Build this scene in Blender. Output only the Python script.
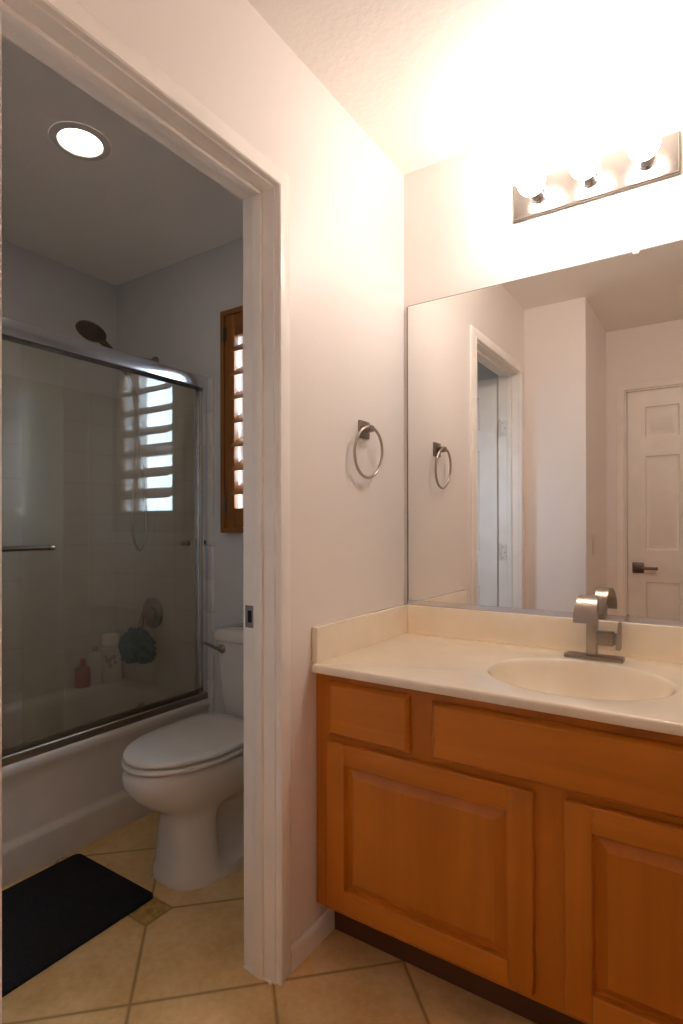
import bpy, bmesh, math, random
from mathutils import Vector, Matrix

random.seed(7)
PI = math.pi
SC = bpy.context.scene
COL = SC.collection
for _o in list(bpy.data.objects):
    bpy.data.objects.remove(_o)

# ------------------------------------------------------------------ camera
cam_d = bpy.data.cameras.new('camera')
cam = bpy.data.objects.new('camera', cam_d)
COL.objects.link(cam)
SC.camera = cam
cam_d.sensor_fit = 'VERTICAL'
cam_d.sensor_height = 36.0
cam_d.lens = 568.2563 / 1024 * 36.0
cam_d.shift_y = (526.0009 - 512) / 1024
cam_d.clip_start = 0.02
yaw, pit, rol = math.radians(33.5687), math.radians(0.152), math.radians(-0.1131)
Fv = Vector((-math.sin(yaw), math.cos(yaw), 0)); Rv = Vector((math.cos(yaw), math.sin(yaw), 0)); Uv = Vector((0, 0, 1))
Fv, Uv = Fv * math.cos(pit) + Uv * math.sin(pit), Uv * math.cos(pit) - Fv * math.sin(pit)
Rv, Uv = Rv * math.cos(rol) + Uv * math.sin(rol), Uv * math.cos(rol) - Rv * math.sin(rol)
M3 = Matrix((Rv, Uv, -Fv)).transposed()
cam.matrix_world = Matrix.Translation((0.9457, -1.8367, 1.1651)) @ M3.to_4x4()

# ------------------------------------------------------------------ light levels and view
BULB = 86.0             # three globe bulbs over the mirror
BULB_COL = (1.0, 0.875, 0.77)
CAN = 24.0              # recessed light over the toilet
CAN_COL = (1.0, 0.88, 0.68)
SKY = 22.0              # daylight outside the bathroom window
SKY_COL = (0.62, 0.80, 1.0)
SC.view_settings.view_transform = 'Standard'
SC.view_settings.look = 'None'
SC.view_settings.gamma = 1.0
SC.view_settings.use_curve_mapping = False
SC.view_settings.exposure = 0.0
SC.cycles.max_bounces = 24
SC.cycles.diffuse_bounces = 16
SC.cycles.glossy_bounces = 8
SC.cycles.transparent_max_bounces = 24
SC.cycles.sample_clamp_indirect = 12.0
SC.cycles.use_adaptive_sampling = False
SC.cycles.caustics_reflective = False
SC.cycles.caustics_refractive = False

world = bpy.data.worlds.new('daylight')
SC.world = world
world.use_nodes = True
wn = world.node_tree
bg = wn.nodes['Background']
tc = wn.nodes.new('ShaderNodeTexCoord'); sep = wn.nodes.new('ShaderNodeSeparateXYZ')
rmp = wn.nodes.new('ShaderNodeValToRGB')
rmp.color_ramp.elements[0].position = 0.42; rmp.color_ramp.elements[0].color = (0.40, 0.46, 0.52, 1)
rmp.color_ramp.elements[1].position = 0.52; rmp.color_ramp.elements[1].color = SKY_COL + (1,)
mp = wn.nodes.new('ShaderNodeMath'); mp.operation = 'MULTIPLY_ADD'; mp.inputs[1].default_value = 0.5; mp.inputs[2].default_value = 0.5
wn.links.new(tc.outputs['Generated'], sep.inputs[0]); wn.links.new(sep.outputs['Z'], mp.inputs[0])
wn.links.new(mp.outputs[0], rmp.inputs[0]); wn.links.new(rmp.outputs[0], bg.inputs['Color'])
bg.inputs['Strength'].default_value = SKY

# portal in the bathroom window (only guides the sky sampling)
pd = bpy.data.lights.new('window_portal', 'AREA'); pd.shape = 'RECTANGLE'; pd.size = 0.52; pd.size_y = 0.96
pd.cycles.is_portal = True
po = bpy.data.objects.new('window_portal', pd); COL.objects.link(po)
po.location = (-0.635, 0.135, 1.635); po.rotation_euler = (-PI / 2, 0, 0)


# ------------------------------------------------------------------ materials
class NT:
    def __init__(s, name):
        s.m = bpy.data.materials.new(name); s.m.use_nodes = True
        s.t = s.m.node_tree; s.b = s.t.nodes['Principled BSDF']; s.out = s.t.nodes['Material Output']

    def n(s, typ, **kw):
        x = s.t.nodes.new(typ)
        for k, v in kw.items():
            setattr(x, k, v)
        return x

    def l(s, a, b):
        s.t.links.new(a, b)

    def math(s, op, a, b=None, c=None):
        x = s.n('ShaderNodeMath', operation=op)
        for i, v in enumerate((a, b, c)):
            if v is None:
                continue
            if isinstance(v, (int, float)):
                x.inputs[i].default_value = v
            else:
                s.l(v, x.inputs[i])
        return x.outputs[0]

    def noise(s, vec, scale, detail=2.0, rough=0.5):
        x = s.n('ShaderNodeTexNoise'); x.inputs['Scale'].default_value = scale
        x.inputs['Detail'].default_value = detail; x.inputs['Roughness'].default_value = rough
        s.l(vec, x.inputs['Vector'])
        return x.outputs['Fac']

    def ramp(s, fac, stops):
        x = s.n('ShaderNodeValToRGB')
        e = x.color_ramp.elements
        e[0].position, e[0].color = stops[0][0], tuple(stops[0][1]) + (1,)
        e[1].position, e[1].color = stops[-1][0], tuple(stops[-1][1]) + (1,)
        for p, c in stops[1:-1]:
            k = e.new(p); k.color = tuple(c) + (1,)
        s.l(fac, x.inputs[0])
        return x.outputs[0]

    def mix(s, fac, a, b):
        x = s.n('ShaderNodeMix', data_type='RGBA')
        for sock, v in ((x.inputs[0], fac), (x.inputs[6], a), (x.inputs[7], b)):
            if isinstance(v, (int, float)):
                sock.default_value = v
            elif isinstance(v, tuple):
                sock.default_value = v + (1,)
            else:
                s.l(v, sock)
        return x.outputs[2]

    def bump(s, h, strength, dist=0.001):
        x = s.n('ShaderNodeBump'); x.inputs['Strength'].default_value = strength; x.inputs['Distance'].default_value = dist
        s.l(h, x.inputs['Height']); s.l(x.outputs[0], s.b.inputs['Normal'])

    def set(s, **kw):
        names = dict(color='Base Color', rough='Roughness', metal='Metallic', spec='Specular IOR Level', coat='Coat Weight', coat_rough='Coat Roughness')
        for k, v in kw.items():
            s.b.inputs[names[k]].default_value = (v + (1,)) if isinstance(v, tuple) else v
        return s


def world_pos(n):
    g = n.n('ShaderNodeNewGeometry')
    return g.outputs['Position']


def simple(name, color, rough=0.5, metal=0.0, spec=0.5, coat=0.0):
    n = NT(name).set(color=color, rough=rough, metal=metal, spec=spec, coat=coat, coat_rough=0.1)
    v = n.n('ShaderNodeTexCoord').outputs['Object']
    f = n.noise(v, 9, 3)
    c1 = tuple(min(1, c * 1.04) for c in color); c0 = tuple(c * 0.96 for c in color)
    n.l(n.ramp(f, [(0.3, c0), (0.7, c1)]), n.b.inputs['Base Color'])
    return n.m


def paint(name, color, rough, bump_strength, scale=170):
    n = NT(name).set(color=color, rough=rough)
    p = world_pos(n)
    h = n.ramp(n.noise(p, scale, 2.0), [(0.40, (0, 0, 0)), (0.62, (1, 1, 1))])
    n.bump(h, bump_strength, 0.0008)
    return n.m


def wood(name, axis, light, dark, rough=0.30):
    n = NT(name).set(rough=rough, spec=0.4)
    p = world_pos(n)
    mp_ = n.n('ShaderNodeMapping')
    sc = [26, 26, 26]; sc[axis] = 1.6
    mp_.inputs['Scale'].default_value = sc
    n.l(p, mp_.inputs['Vector'])
    f1 = n.noise(mp_.outputs[0], 1.0, 5.0, 0.6)
    mp2 = n.n('ShaderNodeMapping'); sc2 = [5, 5, 5]; sc2[axis] = 1.2
    mp2.inputs['Scale'].default_value = sc2; n.l(p, mp2.inputs['Vector'])
    f2 = n.noise(mp2.outputs[0], 1.0, 3.0)
    f = n.math('ADD', n.math('MULTIPLY', f1, 0.55), n.math('MULTIPLY', f2, 0.45))
    mid = tuple((a + b) / 2 for a, b in zip(light, dark))
    n.l(n.ramp(f, [(0.32, dark), (0.5, mid), (0.68, light)]), n.b.inputs['Base Color'])
    return n.m


M = {}
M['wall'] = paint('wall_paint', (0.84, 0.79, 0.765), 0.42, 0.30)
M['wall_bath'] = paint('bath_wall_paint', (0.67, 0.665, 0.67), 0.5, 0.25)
M['ceiling'] = paint('ceiling_paint', (0.88, 0.845, 0.80), 0.7, 0.45, 60)
M['trim'] = simple('trim_paint', (0.88, 0.84, 0.80), 0.32)
M['door'] = simple('door_paint', (0.85, 0.81, 0.77), 0.38)
M['wood_v'] = wood('maple_upright_grain', 2, (0.58, 0.196, 0.016), (0.44, 0.132, 0.009))
M['wood_h'] = wood('maple_level_grain', 0, (0.60, 0.206, 0.017), (0.46, 0.140, 0.010))
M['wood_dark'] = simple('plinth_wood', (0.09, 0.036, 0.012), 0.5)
M['shutter'] = wood('shutter_wood', 2, (0.34, 0.135, 0.032), (0.22, 0.078, 0.016), 0.4)
M['louver'] = wood('louver_wood', 0, (0.34, 0.135, 0.032), (0.22, 0.078, 0.016), 0.4)
M['marble'] = simple('cultured_marble', (0.90, 0.80, 0.655), 0.14, spec=0.5, coat=0.6)
M['porcelain'] = simple('porcelain', (0.66, 0.62, 0.58), 0.12)
M['tub'] = simple('tub_enamel', (0.66, 0.61, 0.55), 0.2)
M['seat'] = simple('seat_plastic', (0.66, 0.62, 0.58), 0.22)
M['nickel'] = simple('brushed_nickel', (0.42, 0.36, 0.31), 0.30, 1.0)
M['nickel_dark'] = simple('dark_nickel', (0.30, 0.255, 0.22), 0.32, 1.0)
M['plate'] = simple('satin_light_bar', (0.40, 0.365, 0.34), 0.24, 1.0)
M['chrome'] = simple('chrome', (0.72, 0.72, 0.73), 0.10, 1.0)
M['aluminium'] = simple('polished_aluminium', (0.74, 0.76, 0.80), 0.20, 1.0)
M['track'] = simple('aged_track_metal', (0.34, 0.29, 0.235), 0.38, 0.9)
M['bronze'] = simple('dark_lever_metal', (0.20, 0.15, 0.115), 0.35, 1.0)
M['dark'] = simple('dark_rubber', (0.02, 0.018, 0.016), 0.6)
M['black'] = simple('black_slot_shade', (0.01, 0.009, 0.008), 0.8)  # near-black colour standing for the shade inside the latch hole
M['plastic'] = simple('white_plastic', (0.74, 0.71, 0.68), 0.35)
M['bottle_white'] = simple('bottle_white', (0.62, 0.58, 0.54), 0.3)
M['bottle_tube'] = simple('tube_white', (0.58, 0.53, 0.48), 0.35)
M['bottle_red'] = simple('bottle_red', (0.34, 0.075, 0.045), 0.3)
M['label_grey'] = simple('bottle_print', (0.27, 0.22, 0.20), 0.5)
M['glass_edge'] = simple('polished_glass_edge', (0.50, 0.58, 0.56), 0.15)


def mat_mirror():
    n = NT('silvered_mirror').set(color=(0.90, 0.89, 0.87), rough=0.0, metal=1.0)
    return n.m


M['mirror'] = mat_mirror()


def mat_emit(name, col, strength):
    n = NT(name)
    e = n.n('ShaderNodeEmission'); e.inputs[0].default_value = col + (1,); e.inputs[1].default_value = strength
    n.l(e.outputs[0], n.out.inputs['Surface'])
    return n.m


M['bulb'] = mat_emit('lit_bulb_glass', BULB_COL, BULB)
M['can'] = mat_emit('lit_can_lens', CAN_COL, CAN)


def mat_floor():
    n = NT('floor_tile').set(rough=0.34, spec=0.4)
    p = world_pos(n)
    sp = n.n('ShaderNodeSeparateXYZ'); n.l(p, sp.inputs[0])
    X, Y = sp.outputs['X'], sp.outputs['Y']
    P = 0.4925; s0, t0 = -1.2205, 0.2150
    s = n.math('ADD', n.math('ADD', X, Y), -s0)
    t = n.math('ADD', n.math('SUBTRACT', X, Y), -t0)

    def dist(v, per):       # signed distance to the nearest multiple of per
        q = n.math('DIVIDE', v, per)
        r = n.math('ROUND', q)
        return n.math('MULTIPLY', n.math('SUBTRACT', q, r), per)
    ds = n.math('DIVIDE', n.math('ABSOLUTE', dist(s, P)), math.sqrt(2))
    dt = n.math('DIVIDE', n.math('ABSOLUTE', dist(t, P)), math.sqrt(2))
    line = n.math('MINIMUM', ds, dt)
    s2, t2 = dist(s, 2 * P), dist(t, 2 * P)
    xd = n.math('ABSOLUTE', n.math('MULTIPLY', n.math('ADD', s2, t2), 0.5))
    yd = n.math('ABSOLUTE', n.math('MULTIPLY', n.math('SUBTRACT', s2, t2), 0.5))
    box_d = n.math('SUBTRACT', n.math('MAXIMUM', xd, yd), 0.048)
    inside = n.math('LESS_THAN', box_d, 0.0)
    edge = n.math('ABSOLUTE', box_d)
    d = n.math('MINIMUM', n.math('ADD', line, n.math('MULTIPLY', inside, 1.0)), edge)
    groutf = n.ramp(d, [(0.0024, (1, 1, 1)), (0.0048, (0, 0, 0))])
    f1 = n.noise(p, 6.0, 5.0, 0.62)
    f2 = n.noise(p, 45.0, 4.0, 0.6)
    f = n.math('ADD', n.math('MULTIPLY', f1, 0.65), n.math('MULTIPLY', f2, 0.35))
    tile = n.ramp(f, [(0.34, (0.60, 0.385, 0.155)), (0.5, (0.72, 0.49, 0.225)), (0.66, (0.80, 0.59, 0.325))])
    acc = n.ramp(f2, [(0.35, (0.30, 0.175, 0.04)), (0.65, (0.55, 0.36, 0.11))])
    c = n.mix(inside, tile, acc)
    c = n.mix(groutf, c, (0.30, 0.175, 0.06))
    n.l(c, n.b.inputs['Base Color'])
    h = n.math('SUBTRACT', n.math('MULTIPLY', f2, 0.12), groutf)
    n.bump(h, 0.5, 0.0012)
    return n.m


M['floor'] = mat_floor()


def mat_walltile():
    n = NT('white_wall_tile').set(rough=0.13)
    p = world_pos(n)
    sp = n.n('ShaderNodeSeparateXYZ'); n.l(p, sp.inputs[0])

    def line(v, per):
        q = n.math('DIVIDE', v, per)
        return n.math('MULTIPLY', n.math('ABSOLUTE', n.math('SUBTRACT', q, n.math('ROUND', q))), per)
    g = n.n('ShaderNodeNewGeometry'); sn = n.n('ShaderNodeSeparateXYZ'); n.l(g.outputs['Normal'], sn.inputs[0])
    ax = n.math('ABSOLUTE', sn.outputs['X'])
    hor = n.mix(n.math('GREATER_THAN', ax, 0.5), n_comb(n, sp.outputs['X']), n_comb(n, sp.outputs['Y']))
    sh = n.n('ShaderNodeSeparateXYZ'); n.l(hor, sh.inputs[0])
    d = n.math('MINIMUM', line(sh.outputs[0], 0.1525), line(n.math('ADD', sp.outputs['Z'], -0.015), 0.1525))
    gf = n.ramp(d, [(0.0008, (1, 1, 1)), (0.0020, (0, 0, 0))])
    n.l(n.mix(gf, (0.60, 0.57, 0.52), (0.50, 0.46, 0.41)), n.b.inputs['Base Color'])
    h = n.math('SUBTRACT', n.math('MULTIPLY', n.noise(p, 38, 2), 0.6), n.math('MULTIPLY', gf, 0.5))
    n.bump(h, 0.25, 0.002)
    return n.m


def n_comb(n, v):
    c = n.n('ShaderNodeCombineXYZ'); n.l(v, c.inputs[0])
    return c.outputs[0]


M['walltile'] = mat_walltile()


def mat_glass(name, haze=0.10, tint=(0.93, 0.95, 0.93), haze_col=(0.55, 0.54, 0.50)):
    n = NT(name)
    n.t.nodes.remove(n.b)
    g = n.n('ShaderNodeNewGeometry')
    dot = n.n('ShaderNodeVectorMath', operation='DOT_PRODUCT')
    n.l(g.outputs['Normal'], dot.inputs[0]); n.l(g.outputs['Incoming'], dot.inputs[1])
    c = n.math('ABSOLUTE', dot.outputs['Value'])
    fres = n.math('MULTIPLY_ADD', n.math('POWER', n.math('SUBTRACT', 1.0, c), 5.0), 0.955, 0.045)
    tr = n.n('ShaderNodeBsdfTransparent'); tr.inputs[0].default_value = tint + (1,)
    gl = n.n('ShaderNodeBsdfGlossy'); gl.inputs['Roughness'].default_value = 0.0; gl.inputs['Color'].default_value = (1, 1, 1, 1)
    df = n.n('ShaderNodeBsdfDiffuse'); df.inputs[0].default_value = haze_col + (1,)
    tl = n.n('ShaderNodeBsdfTranslucent'); tl.inputs[0].default_value = haze_col + (1,)
    hz = n.n('ShaderNodeMixShader'); hz.inputs[0].default_value = 0.5
    n.l(df.outputs[0], hz.inputs[1]); n.l(tl.outputs[0], hz.inputs[2])
    m1 = n.n('ShaderNodeMixShader'); m1.inputs[0].default_value = haze
    n.l(tr.outputs[0], m1.inputs[1]); n.l(hz.outputs[0], m1.inputs[2])
    m2 = n.n('ShaderNodeMixShader')
    n.l(fres, m2.inputs[0]); n.l(m1.outputs[0], m2.inputs[1]); n.l(gl.outputs[0], m2.inputs[2])
    n.l(m2.outputs[0], n.out.inputs['Surface'])
    return n.m


M['shower_glass'] = mat_glass('shower_glass', 0.105, (0.95, 0.94, 0.90), (0.60, 0.56, 0.48))
M['window_glass'] = mat_glass('window_glass', 0.0, (0.97, 0.98, 0.98))


def mat_mat():
    n = NT('black_bath_mat').set(rough=0.75, spec=0.25)
    p = world_pos(n)
    f = n.noise(p, 160, 3)
    n.l(n.ramp(f, [(0.3, (0.007, 0.007, 0.008)), (0.7, (0.016, 0.016, 0.018))]), n.b.inputs['Base Color'])
    n.bump(f, 0.5, 0.001)
    return n.m


M['mat'] = mat_mat()


def mat_loofah():
    n = NT('teal_mesh').set(rough=0.6)
    p = n.n('ShaderNodeTexCoord').outputs['Object']
    f = n.noise(p, 60, 4, 0.7)
    n.l(n.ramp(f, [(0.3, (0.004, 0.045, 0.075)), (0.7, (0.012, 0.15, 0.21))]), n.b.inputs['Base Color'])
    n.bump(f, 0.9, 0.01)
    return n.m


M['loofah'] = mat_loofah()


# ------------------------------------------------------------------ mesh helpers
def origin(o):
    v = Vector((0, 0, 0))
    while o is not None:
        v += o.location
        o = o.parent
    return v


def obj(name, bm, mat, parent=None, angle=38, loc=None):
    """bm is in world coordinates; one mesh object, origin at its parent's (or loc)."""
    me = bpy.data.meshes.new(name)
    base = origin(parent) if parent else Vector(loc or (0, 0, 0))
    bmesh.ops.translate(bm, verts=bm.verts, vec=-base)
    bmesh.ops.recalc_face_normals(bm, faces=bm.faces)
    bm.to_mesh(me); bm.free()
    for m in (mat if isinstance(mat, (list, tuple)) else [mat]):
        me.materials.append(m)
    for p in me.polygons:
        p.use_smooth = True
    me.set_sharp_from_angle(angle=math.radians(angle))
    o = bpy.data.objects.new(name, me)
    COL.objects.link(o)
    if parent:
        o.parent = parent
    else:
        o.location = base
    return o


def thing(name, label, cat, loc, group=None):
    o = bpy.data.objects.new(name, None)
    o.empty_display_size = 0.05
    COL.objects.link(o)
    o.location = loc
    o['label'] = label; o['category'] = cat
    if group:
        o['group'] = group
    return o


def tag(o, label, cat, group=None):
    o['label'] = label; o['category'] = cat
    if group:
        o['group'] = group
    return o


def struct(name, bm, mat, label=None, parent=None, angle=38):
    o = obj(name, bm, mat, parent, angle)
    if parent is None:
        o['kind'] = 'structure'
        o['category'] = name.split('_')[0]
        if label:
            o['label'] = label
    return o


def bm_new():
    return bmesh.new()


def merge(bm, other, mi=0):
    vs = {}
    for v in other.verts:
        vs[v] = bm.verts.new(v.co)
    for f in other.faces:
        nf = bm.faces.new([vs[v] for v in f.verts])
        nf.material_index = mi
    other.free()


def box(bm, x0, x1, y0, y1, z0, z1, bev=0.0, seg=2, mi=0, mat=None):
    t = bmesh.new()
    bmesh.ops.create_cube(t, size=1.0)
    for v in t.verts:
        v.co = Vector(((x0 + x1) / 2 + v.co.x * (x1 - x0), (y0 + y1) / 2 + v.co.y * (y1 - y0), (z0 + z1) / 2 + v.co.z * (z1 - z0)))
    if bev > 0:
        bmesh.ops.bevel(t, geom=list(t.edges), offset=bev, segments=seg, affect='EDGES', profile=0.5)
    if mat is not None:
        bmesh.ops.transform(t, matrix=mat, verts=t.verts)
    merge(bm, t, mi)
    return bm


def loft(bm, rings, cap0=True, cap1=True, closed=True, mi=0):
    vr = [[bm.verts.new(p) for p in r] for r in rings]
    n = len(rings[0])
    for a, b in zip(vr, vr[1:]):
        for i in range(n if closed else n - 1):
            j = (i + 1) % n
            f = bm.faces.new((a[i], a[j], b[j], b[i])); f.material_index = mi
    if cap0:
        bm.faces.new(list(reversed(vr[0]))).material_index = mi
    if cap1:
        bm.faces.new(vr[-1]).material_index = mi
    return bm


def frame_of(d):
    d = Vector(d).normalized()
    u = d.orthogonal().normalized()
    return u, d.cross(u).normalized(), d


def lathe(bm, prof, c, axis=(0, 0, 1), seg=40, cap0=True, cap1=True, mi=0):
    u, w, d = frame_of(axis)
    c = Vector(c)
    rings = []
    for r, h in prof:
        rings.append([c + d * h + (u * math.cos(2 * PI * i / seg) + w * math.sin(2 * PI * i / seg)) * max(r, 1e-5) for i in range(seg)])
    return loft(bm, rings, cap0, cap1, mi=mi)


def tube(bm, pts, r, seg=14, closed=False, cap=True):
    pts = [Vector(p) for p in pts]
    n = len(pts)
    rr = r if isinstance(r, (list, tuple)) else [r] * n
    rings = []
    t0 = (pts[1] - pts[0]).normalized()
    u = t0.orthogonal().normalized()
    for i, p in enumerate(pts):
        if closed:
            t = (pts[(i + 1) % n] - pts[i - 1]).normalized()
        else:
            t = (pts[min(i + 1, n - 1)] - pts[max(i - 1, 0)]).normalized()
        u = (u - t * u.dot(t)).normalized()
        w = t.cross(u)
        rings.append([p + (u * math.cos(2 * PI * k / seg) + w * math.sin(2 * PI * k / seg)) * rr[i] for k in range(seg)])
    if closed:
        rings.append(rings[0])
        loft(bm, rings, False, False)
        bmesh.ops.remove_doubles(bm, verts=bm.verts, dist=1e-6)
    else:
        loft(bm, rings, cap, cap)
    return bm


def spline(pts, n=8):
    """Catmull-Rom through pts."""
    P = [Vector(p) for p in pts]
    P = [P[0] * 2 - P[1]] + P + [P[-1] * 2 - P[-2]]
    out = []
    for i in range(1, len(P) - 2):
        for k in range(n):
            t = k / n
            a, b, c, d = P[i - 1], P[i], P[i + 1], P[i + 2]
            out.append(0.5 * ((2 * b) + (c - a) * t + (2 * a - 5 * b + 4 * c - d) * t * t + (3 * b - a - 3 * c + d) * t ** 3))
    out.append(P[-2])
    return out


def extrude(bm, poly, axis, a0, a1, mi=0):
    """poly: 2-D points in the other two axes (in order x,y,z without axis)."""
    def p3(p, a):
        v = list(p); v.insert('xyz'.index(axis), a)
        return Vector(v)
    return loft(bm, [[p3(p, a0) for p in poly], [p3(p, a1) for p in poly]], mi=mi)


def wall_panel(bm, axis, a0, a1, u0, u1, z0, z1, holes=()):
    """A wall slab between a0 and a1 on axis with rectangular through-holes (hu0, hu1, hz0, hz1)."""
    us = sorted({u0, u1, *[h[0] for h in holes], *[h[1] for h in holes]})
    zs = sorted({z0, z1, *[h[2] for h in holes], *[h[3] for h in holes]})

    def inside(u, z):
        return any(h[0] < u < h[1] and h[2] < z < h[3] for h in holes)

    def P(a, u, z):
        return (a, u, z) if axis == 'x' else (u, a, z)
    solid = {}
    for i in range(len(us) - 1):
        for j in range(len(zs) - 1):
            solid[i, j] = not inside((us[i] + us[i + 1]) / 2, (zs[j] + zs[j + 1]) / 2)
    cache = {}

    def V(a, u, z):
        k = (a, u, z)
        if k not in cache:
            cache[k] = bm.verts.new(P(a, u, z))
        return cache[k]
    for (i, j), s in solid.items():
        if not s:
            continue
        ua, ub, za, zb = us[i], us[i + 1], zs[j], zs[j + 1]
        for a in (a0, a1):
            bm.faces.new((V(a, ua, za), V(a, ub, za), V(a, ub, zb), V(a, ua, zb)))
        for di, dj, q in ((-1, 0, ((ua, za), (ua, zb))), (1, 0, ((ub, za), (ub, zb))), (0, -1, ((ua, za), (ub, za))), (0, 1, ((ua, zb), (ub, zb)))):
            if not solid.get((i + di, j + dj), False):
                (p, q_), (r, t) = q
                bm.faces.new((V(a0, p, q_), V(a0, r, t), V(a1, r, t), V(a1, p, q_)))
    return bm


def rect_rings(bm, O, U, V, N, w, h, steps, close=True, mi=0):
    """Nested rectangles on the plane O + u*U + v*V; steps are (inset, height along N)."""
    O, U, V, N = Vector(O), Vector(U), Vector(V), Vector(N)
    rings = []
    for ins, d in steps:
        rings.append([O + U * a + V * b + N * d for a, b in ((ins, ins), (w - ins, ins), (w - ins, h - ins), (ins, h - ins))])
    return loft(bm, rings, False, close, mi=mi)


# ------------------------------------------------------------------ room shell
CEIL = 2.44
XR = 1.27          # right wall
XT = -1.69         # far tub wall
PT = -0.105        # bathroom face of the partition
DY0, DY1, DZ = -1.420, -0.722, 2.036     # doorway
WX0, WX1, WZ0, WZ1 = -0.875, -0.395, 1.175, 2.095   # window hole

b = bm_new(); box(b, -1.85, 1.45, -2.42, 0.2, -0.08, 0.0)
struct('floor', b, M['floor'], 'beige diagonal stone tile floor with small square accents')
b = bm_new(); box(b, -1.85, 1.45, -2.42, 0.2, CEIL, CEIL + 0.08)
struct('ceiling', b, M['ceiling'], 'textured off-white ceiling over vanity and toilet')
b = bm_new(); wall_panel(b, 'x', PT, 0.0, -1.5447, 0.0, 0, CEIL, [(DY0 - 0.02, DY1 + 0.02, 0, DZ + 0.02)])
# doorway reaches the floor
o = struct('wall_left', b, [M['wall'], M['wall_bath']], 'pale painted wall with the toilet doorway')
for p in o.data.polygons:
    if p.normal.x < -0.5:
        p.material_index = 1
b = bm_new(); wall_panel(b, 'y', 0.0, 0.15, -1.85, 1.45, 0, CEIL, [(WX0, WX1, WZ0, WZ1)])
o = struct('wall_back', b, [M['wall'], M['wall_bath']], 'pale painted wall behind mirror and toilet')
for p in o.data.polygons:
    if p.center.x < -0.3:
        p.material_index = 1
b = bm_new(); box(b, XR, XR + 0.12, -2.42, 0.0, 0, CEIL)
struct('wall_right', b, M['wall'], 'pale painted wall at the right end of the vanity')
b = bm_new(); wall_panel(b, 'y', -2.355, -2.235, 0.335, XR, 0, CEIL, [(0.446, 1.176, 0, 2.045)])
struct('wall_front', b, M['wall'], 'pale painted wall around the six panel door')
b = bm_new(); box(b, PT, 0.335, -2.235, -1.5447, 0, CEIL)
struct('wall_corner', b, M['wall'], 'pale painted wall corner standing out beside the doorway')
b = bm_new(); box(b, XT - 0.12, XT, -1.66, 0.0, 0, CEIL)
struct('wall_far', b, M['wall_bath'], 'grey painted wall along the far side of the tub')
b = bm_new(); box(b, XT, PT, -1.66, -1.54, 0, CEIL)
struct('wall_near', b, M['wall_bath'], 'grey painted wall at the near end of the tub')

# shower tile on three walls, bullnose end
b = bm_new()
TZ0, TZ1, TT = 0.375, 1.845, 0.010
box(b, XT, XT + TT, -1.54, 0.0, TZ0, TZ1)
box(b, XT + TT, -1.012, -TT, 0.0, TZ0, TZ1)
box(b, XT + TT, -1.012, -1.54, -1.54 + TT, TZ0, TZ1)
struct('trim_1', b, M['walltile'], 'white square wall tile lining the shower')
b = bm_new()
for ya, yb in ((-0.012, 0.0), (-1.54, -1.528)):
    for k in range(13):
        z0 = max(0.0, TZ1 - 0.1525 * (k + 1)); z1 = TZ1 - 0.1525 * k
        if z1 > 0:
            box(b, -1.0115, -0.968, ya, yb, z0 + 0.0008, z1 - 0.0008, 0.004, 2)
struct('trim_2', b, M['plastic'], 'white bullnose tile strip beside the shower door')


# doorway jamb, stop and casing
def casing_profile(s):          # 50 mm casing: (offset from the opening, thickness), from inner to outer edge
    return [(0.0, 0.0), (0.0, 0.013), (0.003, 0.0165), (0.008, 0.0165), (0.011, 0.0130), (0.045, 0.0112), (0.050, 0.008), (0.050, 0.0)]


def casing_bm(bm, P, u0, u1, ztop):
    """P(u, z, d): point on the wall; the opening runs u0..u1 up to ztop."""
    prof = casing_profile(1)
    rings = [[P(u0 - o_, 0, d) for o_, d in prof], [P(u0 - o_, ztop + o_, d) for o_, d in prof],
             [P(u1 + o_, ztop + o_, d) for o_, d in prof], [P(u1 + o_, 0, d) for o_, d in prof]]
    return loft(bm, rings)


b = bm_new()
casing_bm(b, lambda u, z, d: (d, u, z), DY0 - 0.005, DY1 + 0.005, DZ + 0.005)
casing_bm(b, lambda u, z, d: (PT - d, u, z), DY0 - 0.014, DY1 + 0.012, DZ + 0.012)
t3 = struct('trim_3', b, M['trim'], 'white door casing framing the toilet doorway')
b = bm_new()
box(b, PT, 0, DY1, DY1 + 0.02, 0, DZ + 0.02)
box(b, PT, 0, DY0 - 0.02, DY0, 0, DZ + 0.02)
box(b, PT, 0, DY0, DY1, DZ, DZ + 0.02)
obj('jamb', b, M['trim'], t3)
b = bm_new()
box(b, -0.064, -0.036, DY1 - 0.011, DY1, 0, DZ, 0.003)
box(b, -0.064, -0.036, DY0, DY0 + 0.011, 0, DZ, 0.003)
box(b, -0.064, -0.036, DY0 + 0.011, DY1 - 0.011, DZ - 0.011, DZ, 0.003)
obj('door_stop', b, M['trim'], t3)
b = bm_new()
wall_panel(b, 'y', DY1 - 0.0022, DY1, -0.099, -0.068, 0.902, 0.960, [(-0.091, -0.076, 0.915, 0.947)])
sp_ = obj('strike_plate', b, M['nickel_dark'], t3); sp_['label'] = 'dark nickel strike plate'
b = bm_new(); box(b, -0.091, -0.076, DY1 - 0.0008, DY1 - 0.0002, 0.915, 0.947)  # flat black plate on the solid jamb, painted as the latch hole's shade
obj('latch_hole_shade', b, M['black'], sp_)
# lumpy caulk where the jamb foot meets the tile
b = bm_new()
pts = [(-0.104 + 0.012 * i, DY1 - 0.0035 + 0.0015 * math.sin(i * 2.1), 0.003 + 0.0015 * math.sin(i * 1.3)) for i in range(9)]
tube(b, pts, 0.004, 8)
obj('caulk_bead', b, M['trim'], t3)

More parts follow.
